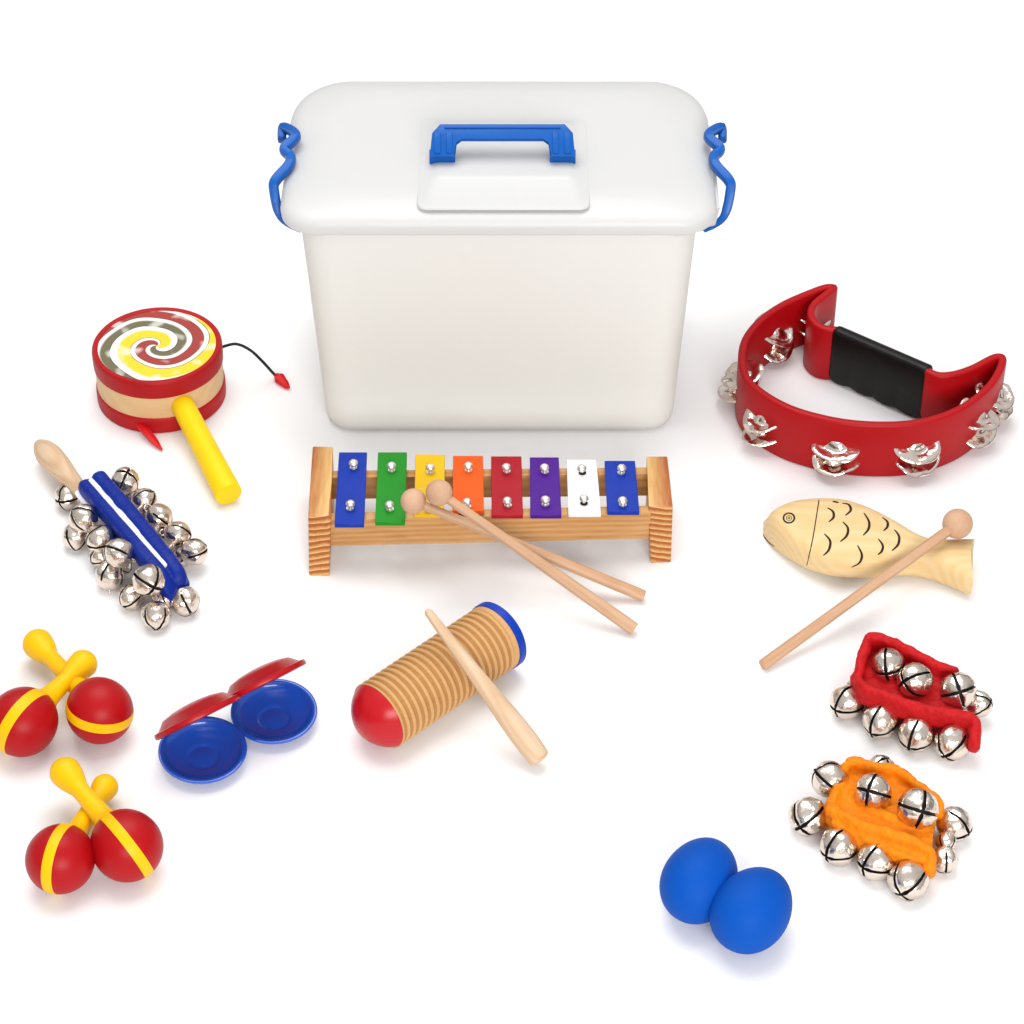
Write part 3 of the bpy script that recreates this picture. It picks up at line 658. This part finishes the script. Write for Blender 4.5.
bm = bmesh.new(); lathe(bm, [(RG-.3, LG-.1), (RG+.05, LG-.02), (RG+.07, LG+.1), (RG+.05, LG+.62), (RG-.1, LG+.75), (RG-.4, LG+.8), (0, LG+.95)], TM(A, ax), 64); part('end_cap', bm, mat('blue_paint', srgb(8, 62, 186, K), .4, bump=.2, bscale=90), GU, 'flat blue end cap')
sa, sb_ = at(429, 613, 8.4), at(538.5, 757, 1.05)
bm = bmesh.new(); pts = [sa.lerp(sb_, k_/12) for k_ in range(13)]; rr_ = [4.2, 5.1, 5.9, 6.6, 7.2, 7.9, 8.7, 9.6, 10.6, 11.6, 12.2, 12.2, 11.3]
tube(bm, pts, [cm(r0, p_) for r0, p_ in zip(rr_, pts)], 28, ('round', 'soft'))
orient(single('scraper_stick', bm, M['birch'], (sb_.x, sb_.y, 0), 'tapered pale wooden scraper stick leaning across the ribbed guiro', 'scraper'), sb_-sa)

# ------------------------------------------------------------------ wooden fish
FISH = [(763.5, 524, 532, 1.2), (766, 520, 537, 1.9), (771, 514.5, 543, 2.6), (778, 510, 549, 3.0), (790, 505, 557.5, 3.3), (805, 501.6, 566, 3.4), (825, 500.2, 572.5, 3.5), (849, 502, 575, 3.5), (875, 511.5, 574.5, 3.4),
        (897, 523.5, 573.5, 3.2), (915, 535, 574.5, 3.0), (930, 540.5, 577.5, 2.9), (948, 541.5, 584, 2.9), (962, 541.2, 589.5, 2.9), (971, 540.8, 591.5, 2.9)]
bm = bmesh.new(); cols = []
for (x_, t_, b_, h_) in FISH:
    mid = at(x_, (t_+b_)/2, h_/2); half = cm((b_-t_)/2, mid); pch = math.asin(max(.3, (CAM-mid).normalized().z))
    w2 = math.sqrt(max(.05, half**2-(h_/2*math.cos(pch)*.93)**2))/math.sin(pch)
    cols.append((mid.x, mid.y, w2*.97, h_))
cs = spline([Vector((c[0], c[1], c[2])) for c in cols], 4); hs = spline([Vector((c[3], 0, 0)) for c in cols], 4)
rows = []
for i, (c, h) in enumerate(zip(cs, hs)):
    t_ = i/(len(cs)-1); row = []
    for k_ in range(40):
        a = 2*math.pi*k_/40; ca, sa_ = math.cos(a), math.sin(a); q_ = 2.7
        yy = math.copysign(abs(ca)**(2/q_), ca)*c.z; zz = math.copysign(abs(sa_)**(2/q_), sa_)*h.x/2
        tail = max(0, (t_-.86)/.14); xx = c.x+tail*(.42*(yy/max(c.z, .1))-.15+.55*(yy/max(c.z, .1))**2*.6)
        row.append(bm.verts.new((xx, c.y+yy, h.x/2+zz)))
    rows.append(row)
for i in range(len(rows)-1): bridge(bm, rows[i], rows[i+1])
capf(bm, rows[0]); capf(bm, rows[-1])
bv = bvh_of(bm)
def mark(pts, wpx, close=False):
    q = spline([Vector((a, b, 0)) for a, b in pts], 5, closed=close)
    if close: q.append(q[0].copy())
    P = []
    for v in q:
        h_, nn = hit(bv, v.x, v.y, .015)
        if h_ is not None: P.append(h_)
    n0 = len(P)
    if n0 < 3: return
    rr0 = [cm(wpx, P[0])*(1 if close or wpx < .65 else (.35+.65*math.sin(math.pi*(k_+.3)/(n0-.4)))) for k_ in range(n0)]
    tube(bm2, P, rr0, 6, ('flat', 'flat'), aspect=.5, mi=1)
bm2 = bmesh.new()
f_ = lambda lst: [(740+a/3.938, 480+b/3.938) for a, b in lst]
for arc in ([(345, 110), (366, 125), (368, 148), (350, 165)], [(365, 85), (388, 90)], [(402, 92), (428, 98), (436, 120), (415, 140)], [(405, 165), (425, 190), (420, 220), (395, 243)], [(488, 130), (508, 165), (505, 195), (485, 218)],
            [(560, 148), (580, 165), (580, 185), (565, 200)], [(332, 212), (355, 240), (350, 275), (328, 297)], [(463, 258), (480, 295), (470, 325), (440, 343)], [(545, 232), (562, 258), (558, 280), (543, 294)], [(608, 196), (626, 222), (622, 255), (598, 278)]):
    mark(f_(arc), 1.4)
mark(f_([(311, 80), (300, 150), (285, 240), (264, 335)]), .6)
mark(f_([(90, 208), (104, 235), (135, 262)]), .7)
ec = (740+193/3.938, 480+150/3.938)
mark([(ec[0]+5.4*math.cos(R(a)), ec[1]+4.8*math.sin(R(a))) for a in range(0, 360, 30)], 1.0, True)
mark([(ec[0]+2.6*math.cos(R(a)), ec[1]+2.4*math.sin(R(a))) for a in range(0, 360, 45)], .35, True)
h_, nn = hit(bv, *ec, 0); lathe(bm2, [(0, .03), (.09, .02), (.1, -.03)], TM(h_, nn), 10, mi=1)
me_t = bpy.data.meshes.new('t'); bm2.to_mesh(me_t); bm.from_mesh(me_t); bm2.free(); bpy.data.meshes.remove(me_t)
fc = at(870, 555)
single('wooden_fish', bm, [M['fishwood'], M['burn']], fc, 'pale wooden fish shaped tone block with drawn scales and a round eye', 'wood block', ang=50)
beater((957.7, 523.8), (763, 665), 4.2, .5, 15.3, 5.4, 5.9, None, 'beater', 'wooden beater with a ball head lying across the tail of the wooden fish', 'mallet')

# ------------------------------------------------------------------ maracas
def maraca(ball, rb, bulb, rbu, zb_bulb, label, band, mid=None, eggd=1.1):
    c = at(*ball, 2.4); RB = cm(rb, c); c = at(*ball, RB*.985); u = at(*bulb, zb_bulb); RU = cm(rbu, u)
    d = (u-c).normalized(); th_ = thing('maraca', (c.x, c.y, 0), label, 'maraca', 'mini maracas lying in crossed pairs')
    def shell(k_, dz=0):
        return [(0, -RB*k_)]+[(RB*k_*math.sin(R(a)), -RB*k_*math.cos(R(a))*(1 if a < 90 else eggd)) for a in range(6, 172, 6)]+[(RB*k_*.13, RB*k_*eggd*1.0)]
    bm = bmesh.new(); lathe(bm, shell(1), TM(c, d), 56); part('gourd', bm, M['red'], th_)
    # neck + bulb
    Lh = (u-c).length; P = []; rr0 = []
    t0 = RB*eggd*.86
    for (q_, r0) in ((t0, .62), (t0+.25, .74), (t0+.6, .66), ((t0+Lh)*.5, .60), (Lh*.8, .80*RU), (Lh*.9, .95*RU), (Lh, RU), (Lh+RU*.35, .94*RU), (Lh+RU*.65, .74*RU), (Lh+RU*.85, .48*RU), (Lh+RU*.94, .25*RU)):
        pass
    RU *= 1.12; keys = [(t0-.1, 1.05), (t0+.3, .98), (t0+.9, .80), (Lh-RU*1.95, .66), (Lh-RU*1.2, .74*RU), (Lh-RU*.6, .92*RU), (Lh+.02, RU), (Lh+RU*.35, .93*RU), (Lh+RU*.65, .73*RU), (Lh+RU*.85, .48*RU), (Lh+RU*.95, .22*RU)]
    keys = sorted(keys); q = spline([Vector((a, b, 0)) for a, b in keys], 4)
    bm = bmesh.new(); lathe(bm, [(v.y, v.x) for v in q]+[(0, Lh+RU*.97)], TM(c, d), 36); hd_ = part('handle', bm, M['yellow'], th_)
    # yellow band: a great circle through the neck; band = direction (view offset) the band passes over
    v = (CAM-c).normalized(); rt = v.cross(Vector((0, 0, 1))).normalized()*-1; up = v.cross(rt); up = -up if up.z < 0 else up
    e1 = d; e2 = (rt*band[0]+up*band[1]+v*band[2]); e2 = (e2-e1*e2.dot(e1)).normalized(); nn_ = e1.cross(e2)
    bm = bmesh.new(); prev = None; first = None; hw = cm(band[3]*1.2, c)
    for i in range(72):
        a = 2*math.pi*i/72; row = []
        for (s_, k_) in ((-1, .99), (-1, 1.006), (-.6, 1.012), (.6, 1.012), (1, 1.006), (1, .99)):
            dirv = e1*math.cos(a)+e2*math.sin(a); rr_ = RB*k_*(1 if math.cos(a) < 0 else math.sqrt((math.sin(a))**2+(math.cos(a)*eggd)**2))
            taper = 1.0
            row.append(bm.verts.new(c+(dirv*math.sqrt(max(0, 1-(hw*s_/RB)**2)))*rr_+nn_*(hw*s_*taper)))
        if prev: bridge(bm, prev, row)
        else: first = row
        prev = row
    bridge(bm, prev, first); part('stripe', bm, M['yellow'], th_)
    return th_
maraca((60, 859.6), 34.6, (105, 787), 12, 1.6, 'left maraca of the front pair, its yellow handle under the other handle', (-.3, .2, 1, 4.6))
maraca((127.4, 846.3), 36, (65.5, 772.5), 14.3, 3.4, 'right maraca of the front pair, its yellow handle crossing on top', (.0, .15, 1, 4.6))
maraca((22, 722.5), 34.6, (83, 664), 13, 2.7, 'left maraca of the rear pair, cut off by the left edge', (-.4, .1, 1, 4.9))
maraca((100, 711), 33.3, (38, 644), 13.8, 1.7, 'right maraca of the rear pair, with a yellow stripe low round its front', (-.15, -.52, .85, 4.4))

# ------------------------------------------------------------------ castanets
def castanet(cx, cy, rpx, label, shift):
    c = at(cx, cy, 1.2); RC = cm(rpx, c)
    th_ = thing('castanet', (c.x, c.y, 0), label, 'castanet', 'red and blue finger castanets')
    tiltax = Vector((.8, .6, 0)); zax = Vector((.03, -.06, 1)).normalized()
    def shellprof(R0, deep, out):
        # inner dish then outer dome (outer side towards -z)
        p_ = [(0, -deep*.93), (R0*.12, -deep*.94), (R0*.24, -deep*.97), (R0*.30, -deep), (R0*.34, -deep), (R0*.37, -deep*.93), (R0*.40, -deep*.88), (R0*.48, -deep*.84), (R0*.58, -deep*.74), (R0*.68, -deep*.60), (R0*.77, -deep*.42), (R0*.84, -deep*.2), (R0*.88, -.03), (R0*.91, .03), (R0*.96, .06), (R0*.99, .02), (R0, -.08), (R0*.985, -.2)]
        p_ += [(R0*.93, -.24), (R0*.88, -.42), (R0*.7, -out*.80), (R0*.45, -out*.97), (R0*.2, -out*1.04), (0, -out*1.06)]
        return p_
    bm = bmesh.new(); lathe(bm, shellprof(RC, .95, 1.12), TM(Vector((c.x, c.y, 1.25)), zax), 72); part('shell', bm, M['blue_gloss'], th_, 'blue lower shell')
    cd_ = Vector((math.cos(R(37)), math.sin(R(37)), 0)); mm = Vector((cd_.y, -cd_.x, 0))
    al = R(48); m2 = mm*math.cos(al)+Vector((0, 0, 1))*math.sin(al); hinge = Vector((c.x, c.y, 1.3))-mm*RC
    rc = hinge+m2*RC*1.0+cd_*shift+mm*.5; zz = -(cd_.cross(m2)); 
    nrm_ = Vector((0, 0, 1))*math.cos(al)-mm*math.sin(al)      # outer side of the red shell
    bm = bmesh.new(); lathe(bm, [(r0*1.06, (z_ if z_ > -.1 or r0 < RC*.9 else z_-.16)) for r0, z_ in shellprof(RC, .5, 1.25)], TM(rc, -nrm_), 72); part('shell', bm, M['red_gloss'], th_, 'red upper shell')
    bm = bmesh.new(); hb = hinge
    tube(bm, spline([hb+cd_*-.5+mm*.4+Vector((0, 0, -.2)), hb+cd_*-.5-mm*.15+Vector((0, 0, .1)), hb+cd_*-.5+mm*.3+Vector((0, 0, .5))], 5), .08, 8); part('elastic', bm, M['black_cord'], th_)
castanet(202.7, 749.5, 44.5, 'finger castanet with red and blue shells, front left one of the two', .24)
castanet(274, 711, 43.5, 'finger castanet with red and blue shells, rear right one of the two', -.24)

# ------------------------------------------------------------------ egg shakers
def egg(cx, cy, ang_, a_, b_, label):
    c = at(cx, cy, b_); d = Vector((math.sin(R(ang_)), math.cos(R(ang_)), 0)); bm = bmesh.new(); pr = []
    for k_ in range(0, 181, 5):
        t_ = R(k_); z_ = -a_*math.cos(t_); r0 = b_*math.sin(t_)*(1-.09*(z_/a_)); pr.append((max(0, r0), z_))
    lathe(bm, pr, TM(c, d), 72)
    single('egg_shaker', bm, M['blue_egg'], (c.x, c.y, 0), label, 'egg shaker', 'blue egg shakers')
egg(700, 879.4, 24, 3.4, 2.6, 'smooth blue egg shaker, further back and left of its twin')
egg(752.3, 909, 33, 3.38, 2.66, 'smooth blue egg shaker, nearer and right of its twin')

# ------------------------------------------------------------------ wrist bells
def slab(bm, poly, z0, z1, bev=.3):
    vb = [bm.verts.new(at(a, b, z1)-Vector((0, 0, z1-z0))) for a, b in poly]; vt = [bm.verts.new(at(a, b, z1)) for a, b in poly]; n0 = len(vb)
    fs = [bm.faces.new(vb[::-1]), bm.faces.new(vt)]+[bm.faces.new((vb[i], vb[(i+1) % n0], vt[(i+1) % n0], vt[i])) for i in range(n0)]
def wrist(name, org, k_, poly, rolls, bells, m_, label, seed, ztop=1.9, kr=1.0, wr=.09):
    cv = lambda a, b: (org[0]+a/k_, org[1]+b/k_)
    cx_ = sum(p_[0] for p_ in poly)/len(poly); cy_ = sum(p_[1] for p_ in poly)/len(poly)
    th_ = thing(name, at(*cv(cx_, cy_)), label, 'wrist bells')
    bm = bmesh.new(); slab(bm, [cv(*p_) for p_ in poly], .5, ztop)
    for (pts, rad0, asp) in rolls: tube(bm, spline([at(*cv(a, b), z_) for a, b, z_ in pts], 6), rad0*kr, 14, ref=Vector((0, 0, 1)), aspect=asp/kr, sq=2.6)
    bm = fuse(bm, .12, wr, 1.3, seed, 4); part('strap', bm, m_, th_, ang=85)
    for i, (a, b, r0, z_, ax_, rl) in enumerate(bells):
        px, py = cv(a, b); bell(th_, px, py, r0/k_, z_, ax_, rl, i+seed)
wrist('wrist_bells', (820, 620), 5.689, [(250, 150), (300, 120), (430, 165), (590, 250), (730, 330), (850, 560), (700, 560), (520, 520), (340, 440), (215, 340)],
      [([(205, 350, 2.2), (250, 420, 2.4), (350, 455, 2.6), (480, 505, 2.6), (640, 545, 2.6), (780, 565, 2.6), (860, 590, 2.5), (882, 650, 2.2), (878, 715, 1.9)], .62, 1.5),
       ([(215, 340, 2.4), (230, 260, 2.8), (262, 160, 3.1), (285, 120, 3.2), (360, 135, 3.1), (450, 170, 3.0), (560, 235, 2.8), (660, 285, 2.7), (760, 320, 2.5)], .55, 1.6)],
      [(388, 255, 90, 3.0, (-.05, -.55), 15), (540, 345, 95, 3.1, (-.62, -.15), 62), (785, 400, 98, 2.9, (.12, -.08), 20), (905, 478, 72, 1.6, (.8, .3), 10), (155, 470, 93, None, (-.62, -.5), 8), (345, 575, 97, None, (-.45, -.75), 8), (545, 650, 97, None, (-.28, -.8), 0), (755, 695, 98, None, (-.3, -.82), 48), (560, 505, 60, 1.4, (0, -.8), 30), (200, 395, 55, 1.2, (-.5, -.5), 0)],
      M['red_cloth'], 'red fabric wrist strap covered with silver bells, below the wooden fish', 3, 2.35, .72, .12)
wrist('wrist_bells', (780, 750), 5.12, [(340, 90), (400, 75), (590, 115), (700, 190), (810, 290), (790, 400), (770, 560), (690, 560), (560, 520), (400, 440), (265, 370), (260, 300), (310, 210)],
      [([(265, 330, 2.2), (340, 375, 2.5), (440, 420, 2.6), (560, 455, 2.6), (680, 500, 2.5), (755, 545, 2.3), (765, 620, 1.8)], .7, 1.3),
       ([(330, 110, 2.6), (380, 85, 2.8), (480, 110, 2.8), (590, 130, 2.7), (680, 190, 2.7), (800, 285, 2.5), (810, 330, 2.2)], .6, 1.5),
       ([(330, 110, 2.4), (300, 200, 2.2), (262, 290, 2.2)], .7, 1.3), ([(380, 250, 2.3), (480, 330, 2.4), (640, 400, 2.3), (740, 430, 2.1)], .75, 1.0), ([(260, 350, 1.6), (420, 450, 1.6), (640, 550, 1.6)], .7, 1.5)],
      [(255, 150, 89, 2.4, (-.8, .35), 20), (145, 340, 93, None, (-.35, -.6), 50), (475, 217, 89, 3.4, (-.25, .05), 8), (515, 95, 66, 1.4, (.3, .8), 10), (705, 302, 99, 3.6, (.25, -.1), 70), (305, 490, 94, None, (-.6, -.62), 5), (495, 570, 95, None, (-.62, -.4), 5), (660, 667, 97, None, (-.28, -.75), 45), (893, 382, 86, None, (.85, -.35), 10), (842, 560, 66, None, (.2, -.95), 0), (850, 470, 50, 1.3, (.1, -.9), 40)],
      M['orange_cloth'], 'orange yellow fabric wrist strap covered with silver bells, in front of the red one', 9, 2.7, .68, .14)
